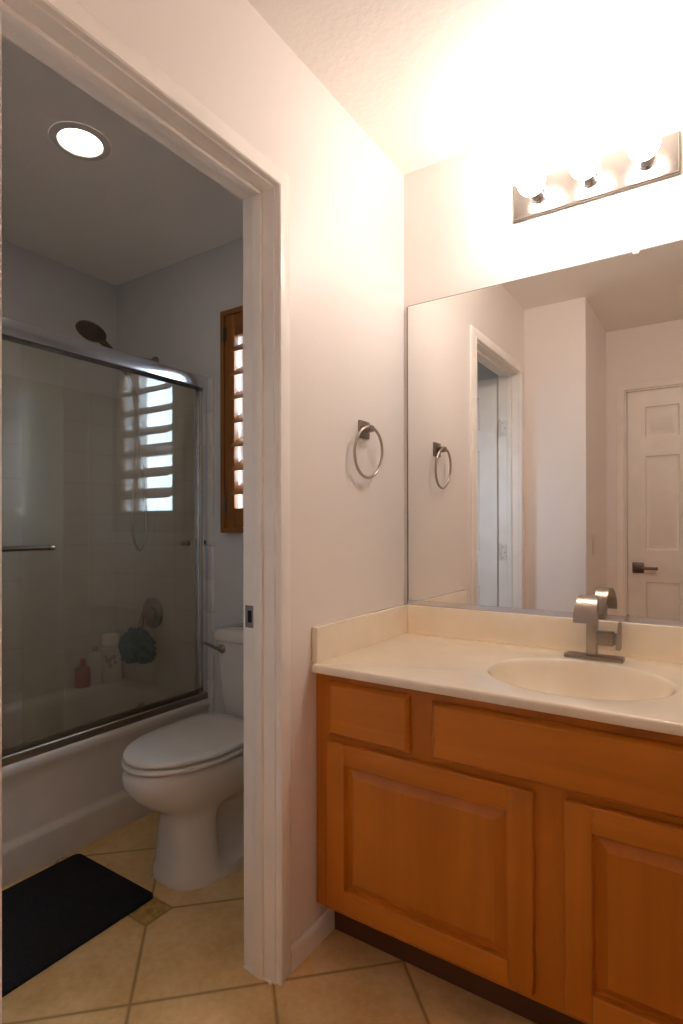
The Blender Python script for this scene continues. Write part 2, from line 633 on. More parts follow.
# baseboards
def baseboard(name, axis, a, sgn, u0, u1, label, h=0.060, t=0.012):
    bb = bm_new()
    prof = [(0, 0), (t, 0), (t, h - 0.014), (t - 0.003, h - 0.006), (0.004, h), (0, h)]
    if axis == 'x':
        extrude(bb, [(a + sgn * d, z) for d, z in prof], 'y', u0, u1)
    else:
        extrude(bb, [(a + sgn * d, z) for d, z in prof], 'x', u0, u1)
    return struct(name, bb, M['trim'], label)


baseboard('baseboard_left', 'x', 0.0, 1, DY1 + 0.0555, -0.470, 'low white baseboard between doorway casing and vanity')
baseboard('baseboard_near', 'x', 0.0, 1, -1.5447, DY0 - 0.0555, 'short white baseboard between doorway and wall corner')
baseboard('baseboard_corner', 'y', -1.5447, 1, 0.012, 0.335, 'white baseboard under the wall corner')
baseboard('baseboard_right', 'x', XR, -1, -2.235, -0.56, 'white baseboard along the right wall')
baseboard('baseboard_back', 'y', 0.0, -1, -0.968, PT, 'white baseboard behind the toilet')


# six panel doors
def panel_door(bm, T, W=0.667, H=2.025, th=0.035):
    """T(u, v, n): u across, v up, n through the thickness (0..th)."""
    st, mul = 0.103, 0.110 if W < 0.69 else 0.128
    pw = (W - 2 * st - mul) / 2
    us = [0, st, st + pw, st + pw + mul, W - st, W]
    vs = [0, 0.25, 0.808, 1.010, 1.607, 1.725, 1.920, H]
    for side in (0, 1):
        def P(u, v, d):
            return Vector(T(u, v, (th - d) if side else d))
        for i in range(5):
            for j in range(7):
                ua, ub, va, vb = us[i], us[i + 1], vs[j], vs[j + 1]
                if i in (1, 3) and j in (1, 3, 5):
                    rings = []
                    for ins, d in ((0, 0), (0.005, 0.009), (0.014, 0.0125), (0.019, 0.0125), (0.044, 0.002)):
                        rings.append([P(a, c, d) for a, c in ((ua + ins, va + ins), (ub - ins, va + ins), (ub - ins, vb - ins), (ua + ins, vb - ins))])
                    loft(bm, rings, False, True)
                else:
                    bm.faces.new([bm.verts.new(P(a, c, 0)) for a, c in ((ua, va), (ub, va), (ub, vb), (ua, vb))])
    edge = [(0, 0), (W, 0), (W, H), (0, H)]
    loft(bm, [[Vector(T(u, v, 0)) for u, v in edge], [Vector(T(u, v, th)) for u, v in edge]], False, False)
    bmesh.ops.remove_doubles(bm, verts=bm.verts, dist=1e-5)
    return bm


def lever_set(parent, T, u, v, dirn, mat):
    """Square rose and flat lever on the face n=0 of T (towards negative n)."""
    bb = bm_new()
    t_ = bmesh.new(); box(t_, u - 0.033, u + 0.033, -0.009, 0.0, v - 0.033, v + 0.033, 0.002)
    for vv in t_.verts:
        vv.co = Vector(T(vv.co.x, vv.co.z, vv.co.y))
    merge(bb, t_)
    rose = obj('handle_rose', bb, mat, parent)
    bb = bm_new()
    t_ = bmesh.new()
    box(t_, u - 0.010, u + 0.010, -0.050, -0.009, v - 0.010, v + 0.010, 0.002)
    ua, ub = sorted((u - 0.010 * dirn, u + 0.115 * dirn))
    box(t_, ua, ub, -0.056, -0.044, v - 0.009, v + 0.009, 0.003)
    for vv in t_.verts:
        vv.co = Vector(T(vv.co.x, vv.co.z, vv.co.y))
    merge(bb, t_)
    obj('lever', bb, mat, rose)
    return rose


def hinge_bm(x, y, z):
    bb = bm_new()
    lathe(bb, [(0.0055, -0.045), (0.0055, 0.045)], (x, y, z), (0, 0, 1), 14)
    lathe(bb, [(0.004, 0.045), (0.006, 0.047), (0.002, 0.052)], (x, y, z), (0, 0, 1), 14)
    return bb


# door 1: toilet door, standing open into the bathroom, hinged on the near jamb
T1 = lambda u, v, n: (PT - 0.020 - u, DY0 + 0.002 - n, v + 0.008)
b = bm_new(); panel_door(b, T1, 0.680, 2.02)
d1 = struct('door_1', b, M['door'], 'white six panel toilet door standing open')
lever_set(d1, T1, 0.620, 0.90, -1, M['bronze'])
for z in (0.26, 1.02, 1.735):
    bb = hinge_bm(PT + 0.002, DY0 + 0.008, z)
    box(bb, PT + 0.002, PT + 0.036, DY0 + 0.0004, DY0 + 0.0030, z - 0.045, z + 0.045, 0.0006, 1)
    hg = obj('hinge', bb, M['plastic'], d1)
    bb = bm_new()
    for dx, dz in ((0.014, -0.03), (0.026, 0.0), (0.014, 0.03)):
        lathe(bb, [(0.0035, 0), (0.003, 0.0012)], (PT + dx, DY0 + 0.0028, z + dz), (0, 1, 0), 10)
    obj('screw', bb, M['nickel_dark'], hg)

# door 2: closed entry door seen in the mirror
T2 = lambda u, v, n: (0.4565 + u, -2.252 - n, v + 0.008)
b = bm_new(); panel_door(b, T2, 0.709, 2.022)
d2 = struct('door_2', b, M['door'], 'white six panel entry door, closed, seen in the mirror')
lever_set(d2, lambda u, v, n: (0.4565 + u, -2.252 - n, v + 0.008), 0.060, 0.897, 1, M['bronze'])
for z in (0.26, 1.02, 1.77):
    obj('hinge', hinge_bm(0.4565 + 0.712, -2.245, z), M['nickel_dark'], d2)
b = bm_new()
casing_bm(b, lambda u, z, d: (u, -2.235 + d, z), 0.447, 1.175, 2.040)
t4 = struct('trim_4', b, M['trim'], 'white casing around the six panel entry door')
b = bm_new()
box(b, 0.446, 0.4535, -2.355, -2.235, 0, 2.045)
box(b, 1.1685, 1.176, -2.355, -2.235, 0, 2.045)
box(b, 0.4535, 1.1685, -2.355, -2.235, 2.0335, 2.045)
obj('jamb', b, M['trim'], t4)
b = bm_new(); box(b, 0.4535, 1.1685, -2.33, -2.29, 0.0, 2.0335)
obj('door_stop', b, M['trim'], t4)

# light switch on the wall corner
sw = thing('light_switch', 'white light switch on the side of the wall corner, seen in the mirror', 'switch', (0.335, -1.752, 1.06))
b = bm_new(); box(b, 0.335, 0.341, -1.787, -1.717, 1.0025, 1.1175, 0.002)
obj('wall_plate', b, M['plastic'], sw)
b = bm_new(); box(b, 0.341, 0.345, -1.7685, -1.7355, 1.0265, 1.0935, 0.0015)
obj('rocker', b, M['plastic'], sw)

# window with a plantation shutter
b = bm_new()
fr = 0.035
wall_panel(b, 'y', 0.095, 0.145, WX0, WX1, WZ0, WZ1, [(WX0 + fr, WX1 - fr, WZ0 + fr, 1.545), (WX0 + fr, WX1 - fr, 1.605, WZ1 - fr)])
w1 = struct('window_1', b, M['plastic'], 'narrow window behind the wooden shutter')
b = bm_new(); box(b, WX0 + fr, WX1 - fr, 0.116, 0.122, WZ0 + fr, WZ1 - fr)
obj('pane', b, M['window_glass'], w1)

sh = thing('plantation_shutter', 'honey wood louvered shutter covering the window over the toilet', 'shutter', (-0.635, -0.02, 1.635))
b = bm_new()
FX0, FX1, FZ0, FZ1 = -0.905, -0.365, 1.142, 2.128
wall_panel(b, 'y', -0.024, -0.0005, FX0, FX1, FZ0, FZ1, [(FX0 + 0.022, FX1 - 0.022, FZ0 + 0.022, FZ1 - 0.022)])
bmesh.ops.bevel(b, geom=[e for e in b.edges if e.calc_face_angle(0) > 1], offset=0.003, segments=2, affect='EDGES')
obj('outer_frame', b, M['shutter'], sh)
b = bm_new()
SX0, SX1, SZ0, SZ1 = FX0 + 0.0235, FX1 - 0.0235, FZ0 + 0.0235, FZ1 - 0.0235
box(b, SX0, SX0 + 0.057, -0.020, 0.010, SZ0, SZ1, 0.002)
obj('stile', b, M['shutter'], sh)
b = bm_new(); box(b, SX1 - 0.045, SX1, -0.020, 0.010, SZ0, SZ1, 0.002)
obj('stile', b, M['shutter'], sh)
RB, RT = 1.262, 1.998
b = bm_new(); box(b, SX0 + 0.057, SX1 - 0.045, -0.018, 0.008, SZ0, RB - 0.012, 0.002)
obj('rail', b, M['louver'], sh)
b = bm_new(); box(b, SX0 + 0.057, SX1 - 0.045, -0.018, 0.008, RT + 0.012, SZ1, 0.002)
obj('rail', b, M['louver'], sh)
TILT = math.radians(36)
for k in range(7):
    zc = 1.338 + 0.1035 * k
    bb = bm_new()
    ring = []
    for i in range(20):
        a = 2 * PI * i / 20
        dy, dz = 0.050 * math.cos(a), 0.0055 * math.sin(a)
        # inner edge (towards the room, -y) tips down
        ring.append((-0.005 + dy * math.cos(TILT) - dz * math.sin(TILT), zc + dy * math.sin(TILT) + dz * math.cos(TILT)))
    extrude(bb, ring, 'x', SX0 + 0.058, SX1 - 0.046)
    obj('louver', bb, M['louver'], sh)
for z in (1.26, 2.02):
    bb = bm_new()
    lathe(bb, [(0.0045, -0.035), (0.0045, 0.035)], (SX0 - 0.0005, -0.0265, z), (0, 0, 1), 12)
    box(bb, SX0 - 0.015, SX0 + 0.013, -0.0255, -0.0235, z - 0.03, z + 0.03)
    obj('hinge', bb, M['bronze'], sh)


# ------------------------------------------------------------------ vanity cabinet
van = thing('vanity_cabinet', 'honey maple vanity cabinet with raised panel doors standing against the left wall', 'cabinet', (0.633, -0.27, 0.0))
VX0, VX1 = 0.0008, 1.264
b = bm_new()
box(b, VX0, VX0 + 0.016, -0.527, -0.012, 0.112, 0.764)
box(b, VX1 - 0.016, VX1, -0.527, -0.012, 0.112, 0.764)
box(b, VX0 + 0.016, VX1 - 0.016, -0.527, -0.012, 0.112, 0.127)
box(b, VX0 + 0.016, VX1 - 0.016, -0.018, -0.012, 0.127, 0.764)
obj('carcass', b, M['wood_v'], van)
b = bm_new()
wall_panel(b, 'y', -0.545, -0.527, 0.0295, 1.234, 0.112, 0.766,
           [(0.080, 0.580, 0.150, 0.560), (0.695, 1.190, 0.150, 0.560), (0.080, 0.285, 0.625, 0.722), (0.390, 0.880, 0.625, 0.722), (0.985, 1.19, 0.625, 0.722)])
obj('face_frame', b, M['wood_v'], van)
b = bm_new()
box(b, VX0, 0.0288, -0.5435, -0.520, 0.112, 0.766, 0.0012, 1)
obj('filler_strip', b, M['wood_v'], van)
b = bm_new()
box(b, 1.2348, VX1, -0.5435, -0.520, 0.112, 0.766, 0.0012, 1)
obj('filler_strip', b, M['wood_v'], van)
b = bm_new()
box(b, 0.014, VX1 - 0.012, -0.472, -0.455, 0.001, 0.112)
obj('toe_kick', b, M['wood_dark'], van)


def slab_front(name, x0, x1, z0, z1, parent):
    bb = bm_new()
    y = -0.5445
    rings = []
    for ins, d in ((0.0, 0.0), (0.0, 0.010), (0.0015, 0.0125), (0.007, 0.0185), (0.010, 0.0200)):
        rings.append([(x0 + ins, y - d, z0 + ins), (x1 - ins, y - d, z0 + ins), (x1 - ins, y - d, z1 - ins), (x0 + ins, y - d, z1 - ins)])
    loft(bb, rings)
    return obj(name, bb, M['wood_h'], parent, 20)


slab_front('drawer_front', 0.054, 0.297, 0.598, 0.743, van)
slab_front('false_front', 0.360, 0.907, 0.600, 0.739, van)
slab_front('drawer_front', 0.965, 1.210, 0.598, 0.743, van)


def cabinet_door(x0, x1, z0, z1, parent):
    yb, yf = -0.5445, -0.5645
    sw_ = 0.056
    bb = bm_new()

    def bar(a0, a1, c0, c1, mi):
        box(bb, a0, a1, yf, yb, c0, c1, 0.0035, 3, mi)
    bar(x0, x0 + sw_, z0, z1, 0)
    bar(x1 - sw_, x1, z0, z1, 0)
    bar(x0 + sw_ - 0.001, x1 - sw_ + 0.001, z0 + 0.0002, z0 + sw_, 1)
    bar(x0 + sw_ - 0.001, x1 - sw_ + 0.001, z1 - sw_, z1 - 0.0002, 1)
    d = obj('door', bb, [M['wood_v'], M['wood_h']], parent, 30)
    bb = bm_new()
    a0, a1, c0, c1 = x0 + sw_ - 0.003, x1 - sw_ + 0.003, z0 + sw_ - 0.003, z1 - sw_ + 0.003
    rings = []
    for ins, y in ((0.0, yb - 0.002), (0.0, yb - 0.0155), (0.003, yb - 0.0150), (0.006, yb - 0.0060), (0.011, yb - 0.0060), (0.030, yb - 0.0165), (0.0315, yb - 0.0182), (0.033, yb - 0.0184)):
        rings.append([(a0 + ins, y, c0 + ins), (a1 - ins, y, c0 + ins), (a1 - ins, y, c1 - ins), (a0 + ins, y, c1 - ins)])
    loft(bb, rings)
    obj('raised_panel', bb, M['wood_v'], d, 20)
    return d


cabinet_door(0.051, 0.603, 0.133, 0.582, van)
cabinet_door(0.669, 1.213, 0.133, 0.582, van)

# ------------------------------------------------------------------ countertop with integral oval basin
ct = thing('countertop', 'cream cultured marble countertop with a molded oval basin on the maple vanity', 'countertop', (0.633, -0.29, 0.79))
CX0, CX1, CY0, CY1, CZ = 0.011, 1.268, -0.579, -0.002, 0.790
SXC, SYC, SA, SB = 0.645, -0.318, 0.217, 0.186
N = 96
corner = [math.atan2(y - SYC, x - SXC) for x, y in ((CX0, CY0), (CX1, CY0), (CX1, CY1), (CX0, CY1))]
angs = sorted([2 * PI * i / N - PI for i in range(N)] + corner)


def rect_pt(a, ins, z):
    dx, dy = math.cos(a), math.sin(a)
    t = 1e9
    if dx > 1e-9: t = min(t, (CX1 - SXC) / dx)
    if dx < -1e-9: t = min(t, (CX0 - SXC) / dx)
    if dy > 1e-9: t = min(t, (CY1 - SYC) / dy)
    if dy < -1e-9: t = min(t, (CY0 - SYC) / dy)
    x, y = SXC + dx * t, SYC + dy * t
    x = min(max(x, CX0 + ins), CX1 - ins); y = min(max(y, CY0 + ins), CY1 - ins)
    return (x, y, z)


def ell_pt(a, k, z, dy=0.0):
    r = 1 / math.hypot(math.cos(a) / SA, math.sin(a) / SB)
    return (SXC + math.cos(a) * r * k, SYC + math.sin(a) * r * k + dy, z)


b = bm_new()
rings = [[rect_pt(a, 0.012, 0.7665) for a in angs], [rect_pt(a, 0.0015, 0.7668) for a in angs], [rect_pt(a, 0.0, 0.769) for a in angs], [rect_pt(a, 0.0, 0.783) for a in angs],
         [rect_pt(a, 0.0015, 0.7872) for a in angs], [rect_pt(a, 0.004, 0.7893) for a in angs], [rect_pt(a, 0.008, CZ) for a in angs]]
for k, z in ((1.045, CZ), (1.02, CZ - 0.0006), (1.0, CZ - 0.003), (0.985, CZ - 0.008), (0.965, CZ - 0.018), (0.94, CZ - 0.034), (0.90, CZ - 0.056), (0.84, CZ - 0.080), (0.74, CZ - 0.103), (0.60, CZ - 0.120), (0.42, CZ - 0.130), (0.24, CZ - 0.1345), (0.11, CZ - 0.1365)):
    rings.append([ell_pt(a, k, z) for a in angs])
loft(b, rings, False, True)
obj('top_and_basin', b, M['marble'], ct, 50)
b = bm_new(); box(b, 0.022, CX1 - 0.02, -0.0215, -0.002, CZ - 0.001, 0.890, 0.0035, 3)
obj('backsplash', b, M['marble'], ct)
b = bm_new(); box(b, 0.002, 0.0215, -0.567, -0.002, CZ - 0.001, 0.890, 0.0035, 3)
obj('side_splash', b, M['marble'], ct)
b = bm_new(); box(b, CX1 - 0.0195, CX1, -0.567, -0.002, CZ - 0.001, 0.890, 0.0035, 3)
obj('side_splash', b, M['marble'], ct)
b = bm_new()
lathe(b, [(0.0, 0.0005), (0.010, 0.0005), (0.012, -0.001), (0.016, -0.001), (0.020, 0.003), (0.026, 0.003), (0.028, 0.0)], (SXC, SYC, CZ - 0.1360), (0, 0, 1), 32, False, False)
dr = obj('drain', b, M['nickel'], ct); dr['label'] = 'metal basin drain'

# ------------------------------------------------------------------ faucet
FX, FY = 0.643, -0.088
fa = thing('faucet', 'brushed nickel single lever faucet with a wide curled spout on the countertop', 'faucet', (FX, FY, CZ))
b = bm_new(); box(b, FX - 0.071, FX + 0.083, FY - 0.025, FY + 0.025, CZ + 0.0002, CZ + 0.0105, 0.002, 2)
obj('base_plate', b, M['nickel_dark'], fa)
b = bm_new(); box(b, FX - 0.0125, FX + 0.0145, FY - 0.016, FY + 0.016, CZ + 0.0105, 0.922, 0.002, 2)
obj('column', b, M['nickel'], fa)
# ribbon spout: up the back of the column, over and down to the lip
b = bm_new()
prof = [(FY + 0.0175, 0.872), (FY + 0.0175, 0.90), (FY + 0.0174, 0.914)]
cyy, czz, rr = FY - 0.0385, 0.914, 0.056
for i in range(1, 17):
    a = PI * (i / 16.0) * 1.0
    prof.append((cyy + rr * math.cos(a), czz + rr * 1.0 * math.sin(a)))
prof.append((cyy - rr - 0.001, 0.903))
half = 0.031
rings = []
for i, (y, z) in enumerate(prof):
    p0 = Vector((0, *prof[max(i - 1, 0)])); p1 = Vector((0, *prof[min(i + 1, len(prof) - 1)]))
    t = (p1 - p0).normalized(); nrm = Vector((0, -t.z, t.y)); th = 0.0045
    hw = 0.0145 + 0.0165 * min(1, max(0, (i - 2) / 15.0)) ** 1.2
    c = Vector((FX, y, z))
    rings.append([c + Vector((-hw, 0, 0)) + nrm * th, c + Vector((-hw + 0.001, 0, 0)) + nrm * (th + .001), c + Vector((hw - 0.001, 0, 0)) + nrm * (th + .001), c + Vector((hw, 0, 0)) + nrm * th,
                  c + Vector((hw, 0, 0)) - nrm * th, c + Vector((-hw, 0, 0)) - nrm * th])
loft(b, rings)
obj('spout', b, M['nickel'], fa, 30)
b = bm_new()
box(b, FX + 0.0140, FX + 0.058, FY - 0.018, FY + 0.018, 0.832, 0.870, 0.003, 2)
box(b, FX + 0.058, FX + 0.064, FY - 0.014, FY + 0.014, 0.836, 0.866, 0.002, 2)
hb = obj('handle_body', b, M['nickel_dark'], fa)
b = bm_new()
R4 = Matrix.Translation((FX + 0.0705, FY, 0.850)) @ Matrix.Rotation(math.radians(3), 4, 'Y')
rings = []
for z, w, th in ((-0.028, 0.013, 0.0052), (-0.026, 0.015, 0.006), (0.0, 0.0145, 0.0058), (0.045, 0.0095, 0.0042), (0.0505, 0.0085, 0.0036)):
    rings.append([R4 @ Vector((th * sx, w * sy, z)) for sx, sy in ((-1, -1), (1, -1), (1, 1), (-1, 1))])
loft(b, rings)
bmesh.ops.bevel(b, geom=list(b.edges), offset=0.001, segments=2, affect='EDGES')
obj('lever', b, M['nickel'], hb)

# ------------------------------------------------------------------ mirror
mi = thing('wall_mirror', 'large frameless mirror on the wall above the countertop backsplash', 'mirror', (0.633, -0.004, 1.43))
b = bm_new(); box(b, 0.019, 1.25, -0.0062, -0.0012, 0.899, 1.957)
o = obj('mirror_glass', b, [M['glass_edge'], M['mirror']], mi)
for p in o.data.polygons:
    if p.normal.y < -0.5:
        p.material_index = 1
b = bm_new()
extrude(b, [(-0.0008, 0.8905), (-0.0095, 0.8905), (-0.0095, 0.9055), (-0.0075, 0.9055), (-0.0075, 0.8985), (-0.0008, 0.8985)], 'x', 0.019, 1.25)
obj('channel', b, M['aluminium'], mi)
b = bm_new()
box(b, 0.0135, 0.0188, -0.0066, -0.0008, 0.8905, 1.957)
obj('edge_strip', b, M['nickel_dark'], mi)
b = bm_new(); box(b, 0.0188, 1.25, -0.0066, -0.0008, 1.9572, 1.9592)
obj('edge_strip', b, M['nickel_dark'], mi)
b = bm_new()
for xx in (0.75,):
    box(b, xx - 0.009, xx + 0.009, -0.0080, -0.0064, 1.950, 1.9585, 0.0007)
obj('clip', b, M['plastic'], mi)

# ------------------------------------------------------------------ vanity light
vl = thing('vanity_light', 'satin nickel light bar with three lit globe bulbs above the mirror', 'light', (0.632, -0.015, 2.203))
b = bm_new()
LX0, LX1, LZ0, LZ1 = 0.3985, 0.8605, 2.146, 2.262
rings = []
for ins, d in ((0, 0.0005), (0, 0.010), (0.003, 0.0125), (0.0045, 0.0155), (0.010, 0.0165)):
    rings.append([(LX0 + ins, -d, LZ0 + ins), (LX1 - ins, -d, LZ0 + ins), (LX1 - ins, -d, LZ1 - ins), (LX0 + ins, -d, LZ1 - ins)])
loft(b, rings)
obj('back_plate', b, M['plate'], vl, 20)
for x in (0.480, 0.630, 0.780):
    b = bm_new()
    lathe(b, [(0.026, 0.016), (0.026, 0.020), (0.021, 0.024), (0.0195, 0.056), (0.021, 0.058), (0.019, 0.0595)], (x, 0, 2.203), (0, -1, 0), 32)
    so = obj('socket', b, M['chrome'], vl)
    b = bm_new()
    pr = [(0.0135, 0.0595), (0.015, 0.064)]
    for i in range(1, 22):
        a = math.radians(22 + (180 - 22) * i / 21)
        pr.append((0.0400 * math.sin(a), 0.101 - 0.0400 * math.cos(a)))
    lathe(b, pr, (x, 0, 2.203), (0, -1, 0), 40)
    bu = obj('bulb', b, M['bulb'], so)
    bu['label'] = 'lit white globe bulb'

# ------------------------------------------------------------------ towel ring
tr = thing('towel_ring', 'dark nickel towel ring hanging on a square plate on the left wall', 'towel ring', (0.0, -0.289, 1.478))
b = bm_new(); box(b, 0.0002, 0.009, -0.318, -0.258, 1.449, 1.504, 0.002, 2)
obj('wall_plate', b, M['nickel_dark'], tr)
b = bm_new()
box(b, 0.008, 0.040, -0.305, -0.283, 1.466, 1.487, 0.0025, 2)
obj('post', b, M['nickel_dark'], tr)
b = bm_new()
pts = []
ca = math.radians(2)
for i in range(56):
    a = 2 * PI * i / 56
    u = 0.079 * math.sin(a)
    pts.append((0.028 + u * math.sin(ca) + 0.006 * math.cos(a), -0.297 + u * math.cos(ca), 1.402 + 0.079 * math.cos(a)))
tube(b, pts, 0.0046, 12, closed=True)
obj('ring', b, M['nickel'], tr)

# ------------------------------------------------------------------ toilet
TX = -0.566
to = thing('toilet', 'white two piece toilet with closed lid beside the bathtub', 'toilet', (TX, -0.40, 0.0))


def egg(z, yf, yb, hw, n=72, sq=2.6, pinch=None, fsq=2.0):
    """Closed outline: rounded at the front (yf), squarer at the back (yb)."""
    out = []
    ym = yb + (yf - yb) * 0.44
    for i in range(n):
        a = 2 * PI * i / n
        c, s = math.cos(a), math.sin(a)
        if s >= 0:      # front half (towards -y)
            e = 2 / fsq
            x = hw * math.copysign(abs(c) ** e, c); y = ym + (yf - ym) * (abs(s) ** e)
        else:
            e = 2 / sq
            x = hw * math.copysign(abs(c) ** e, c); y = ym + (yb - ym) * (abs(s) ** e)
        k = pinch(y) if pinch else 1.0
        out.append(Vector((TX + x * k, y, z)))
    return out


def smooth(a, b_, x):
    t = min(1, max(0, (x - a) / (b_ - a)))
    return t * t * (3 - 2 * t)


def pinch_at(depth):
    def f(y):       # narrow waist behind the front column, trapway bulge further back
        return 1 - depth * smooth(-0.50, -0.42, y) * (1 - 0.75 * smooth(-0.36, -0.27, y))
    return f


b = bm_new()
rings = [egg(0.0, -0.610, -0.10, 0.146, fsq=3.0), egg(0.010, -0.611, -0.10, 0.147, fsq=3.0), egg(0.035, -0.608, -0.10, 0.145, fsq=3.0), egg(0.050, -0.604, -0.105, 0.136, pinch=pinch_at(0.25), fsq=3.0),
         egg(0.075, -0.601, -0.11, 0.133, pinch=pinch_at(0.52), fsq=3.0), egg(0.13, -0.596, -0.12, 0.129, pinch=pinch_at(0.56), fsq=3.0), egg(0.19, -0.594, -0.12, 0.125, pinch=pinch_at(0.52), fsq=2.8),
         egg(0.215, -0.598, -0.11, 0.126, pinch=pinch_at(0.36), fsq=2.6), egg(0.235, -0.615, -0.10, 0.132, pinch=pinch_at(0.18), fsq=2.4), egg(0.255, -0.643, -0.09, 0.142, pinch=pinch_at(0.06), fsq=2.3), egg(0.28, -0.680, -0.07, 0.156, fsq=2.2),
         egg(0.31, -0.712, -0.05, 0.170, fsq=2.1), egg(0.34, -0.735, -0.04, 0.180, fsq=2.05), egg(0.365, -0.746, -0.035, 0.184), egg(0.385, -0.747, -0.03, 0.183), egg(0.397, -0.742, -0.03, 0.179), egg(0.402, -0.734, -0.035, 0.172)]
loft(b, rings)
obj('bowl', b, M['porcelain'], to, 60)


def plate(z0, z1, yf, yb, hw, r, dome=0.0):
    bb = bm_new()
    rs = [egg(z0, yf + r, yb - r, hw - r, sq=5), egg(z0 + r * 0.3, yf + r * 0.3, yb - r * .3, hw - r * .3, sq=5), egg(z0 + r, yf, yb, hw, sq=5), egg(z1 - r, yf, yb, hw, sq=5),
          egg(z1 - r * 0.3, yf + r * .3, yb - r * .3, hw - r * .3, sq=5), egg(z1, yf + r, yb - r, hw - r, sq=5)]
    if dome:
        for k in (0.8, 0.55, 0.25, 0.05):
            rs.append(egg(z1 + dome * (1 - k * k), -0.50 + (yf + 0.50 + r) * k, -0.50 + (yb + 0.50 - r) * k, (hw - r) * k, sq=5))
    loft(bb, rs)
    return bb


obj('seat', plate(0.4065, 0.4225, -0.741, -0.262, 0.180, 0.006), M['seat'], to, 50)
obj('lid', plate(0.4275, 0.444, -0.737, -0.250, 0.177, 0.006, 0.005), M['seat'], to, 50)
for sx in (-1, 1):
    b = bm_new()
    box(b, TX + sx * 0.075 - 0.022, TX + sx * 0.075 + 0.022, -0.252, -0.226, 0.4015, 0.437, 0.006, 3)
    obj('seat_hinge', b, M['seat'], to)


def rrect(z, x0, x1, y0, y1, r, n=7):
    out = []
    for cx_, cy_, a0 in ((x1 - r, y1 - r, 0), (x0 + r, y1 - r, PI / 2), (x0 + r, y0 + r, PI), (x1 - r, y0 + r, 1.5 * PI)):
        for i in range(n):
            a = a0 + PI / 2 * i / (n - 1)
            out.append(Vector((cx_ + r * math.cos(a), cy_ + r * math.sin(a), z)))
    return out


b = bm_new()
KX = -0.530
rings = []
for z, hw, yf in ((0.403, 0.150, -0.185), (0.410, 0.178, -0.196), (0.425, 0.192, -0.201), (0.50, 0.205, -0.205), (0.62, 0.220, -0.209), (0.712, 0.228, -0.211)):
    rings.append(rrect(z, KX - hw, KX + hw, yf, -0.022, 0.035))
loft(b, rings)
obj('tank', b, M['porcelain'], to, 50)
b = bm_new()
rings = []
for z, e in ((0.7125, -0.002), (0.7125, 0.006), (0.717, 0.010), (0.742, 0.010), (0.752, 0.006), (0.757, -0.004), (0.7595, -0.03), (0.7605, -0.07)):
    rings.append(rrect(z, KX - 0.228 - e, KX + 0.228 + e, -0.211 - e, -0.022 + min(e, 0.008), 0.036))
loft(b, rings)
obj('tank_lid', b, M['porcelain'], to, 50)
b = bm_new()
lathe(b, [(0.017, 0.0), (0.017, 0.004), (0.013, 0.008), (0.009, 0.016), (0.0, 0.017)], (KX - 0.175, -0.2103, 0.682), (0, -1, 0), 24)
tube(b, spline([(KX - 0.175, -0.224, 0.682), (KX - 0.200, -0.228, 0.688), (KX - 0.235, -0.232, 0.697), (KX - 0.256, -0.232, 0.700)], 5), [0.007] * 5 + [0.0065] * 5 + [0.006] * 5 + [0.005], 12)
fl = obj('flush_lever', b, M['nickel_dark'], to); fl['label'] = 'dark metal flush lever'
for sx in (-1, 1):
    b = bm_new(); lathe(b, [(0.0135, 0.0), (0.0135, 0.006), (0.010, 0.013), (0.0, 0.016)], (TX + sx * 0.100, -0.265, 0.033), (0, 0, 1), 18)
    obj('bolt_cap', b, M['porcelain'], to)

# ------------------------------------------------------------------ bathtub
tb = thing('bathtub', 'off-white alcove bathtub behind the sliding glass doors', 'bathtub', (-1.34, -0.77, 0.0))
BX0, BX1, BY0, BY1, BZ = XT + 0.0005, -0.985, -1.539, -0.0005, 0.388
b = bm_new()
apron = [(BX1 - 0.004, 0.001), (BX1 - 0.004, 0.108), (BX1 - 0.006, 0.118), (BX1 - 0.016, 0.128), (BX1 - 0.020, 0.140), (BX1 - 0.016, 0.30), (BX1 - 0.012, 0.335), (BX1 - 0.003, 0.350), (BX1, 0.362), (BX1, 0.375), (BX1 - 0.004, 0.384), (BX1 - 0.012, BZ),
         (BX1 - 0.075, BZ), (BX1 - 0.075, 0.001)]
extrude(b, apron, 'y', BY0, BY1)
obj('apron', b, M['tub'], tb, 40)
b = bm_new()
rings = [rrect(BZ - 0.05, BX0, BX1 - 0.0752, BY0, BY1, 0.002), rrect(BZ, BX0, BX1 - 0.0752, BY0, BY1, 0.002)]
IX0, IX1, IY0, IY1 = BX0 + 0.095, BX1 - 0.085, BY0 + 0.11, BY1 - 0.085
for e, z, r in ((0.0, BZ, 0.13), (0.006, BZ - 0.004, 0.13), (0.012, BZ - 0.014, 0.13), (0.025, BZ - 0.10, 0.13), (0.045, BZ - 0.22, 0.12), (0.065, BZ - 0.285, 0.11), (0.10, BZ - 0.318, 0.10), (0.16, BZ - 0.325, 0.08)):
    rings.append(rrect(z, IX0 + e, IX1 - e, IY0 + e * 1.6, IY1 - e, r))
loft(b, rings, False, True)
obj('basin', b, M['tub'], tb, 50)
b = bm_new(); lathe(b, [(0.037, 0.0), (0.037, 0.004), (0.030, 0.010), (0.012, 0.012), (0.0, 0.0125)], (-1.345, IY1 - 0.016, 0.300), (0, -1, 0.12), 30)
ov = obj('overflow_plate', b, M['nickel'], tb); ov['label'] = 'round metal overflow plate'
b = bm_new(); lathe(b, [(0.032, 0.0), (0.032, 0.003), (0.02, 0.004), (0.0, 0.002)], (-1.385, -0.36, BZ - 0.3245), (0, 0, 1), 26)
obj('drain', b, M['nickel'], tb)

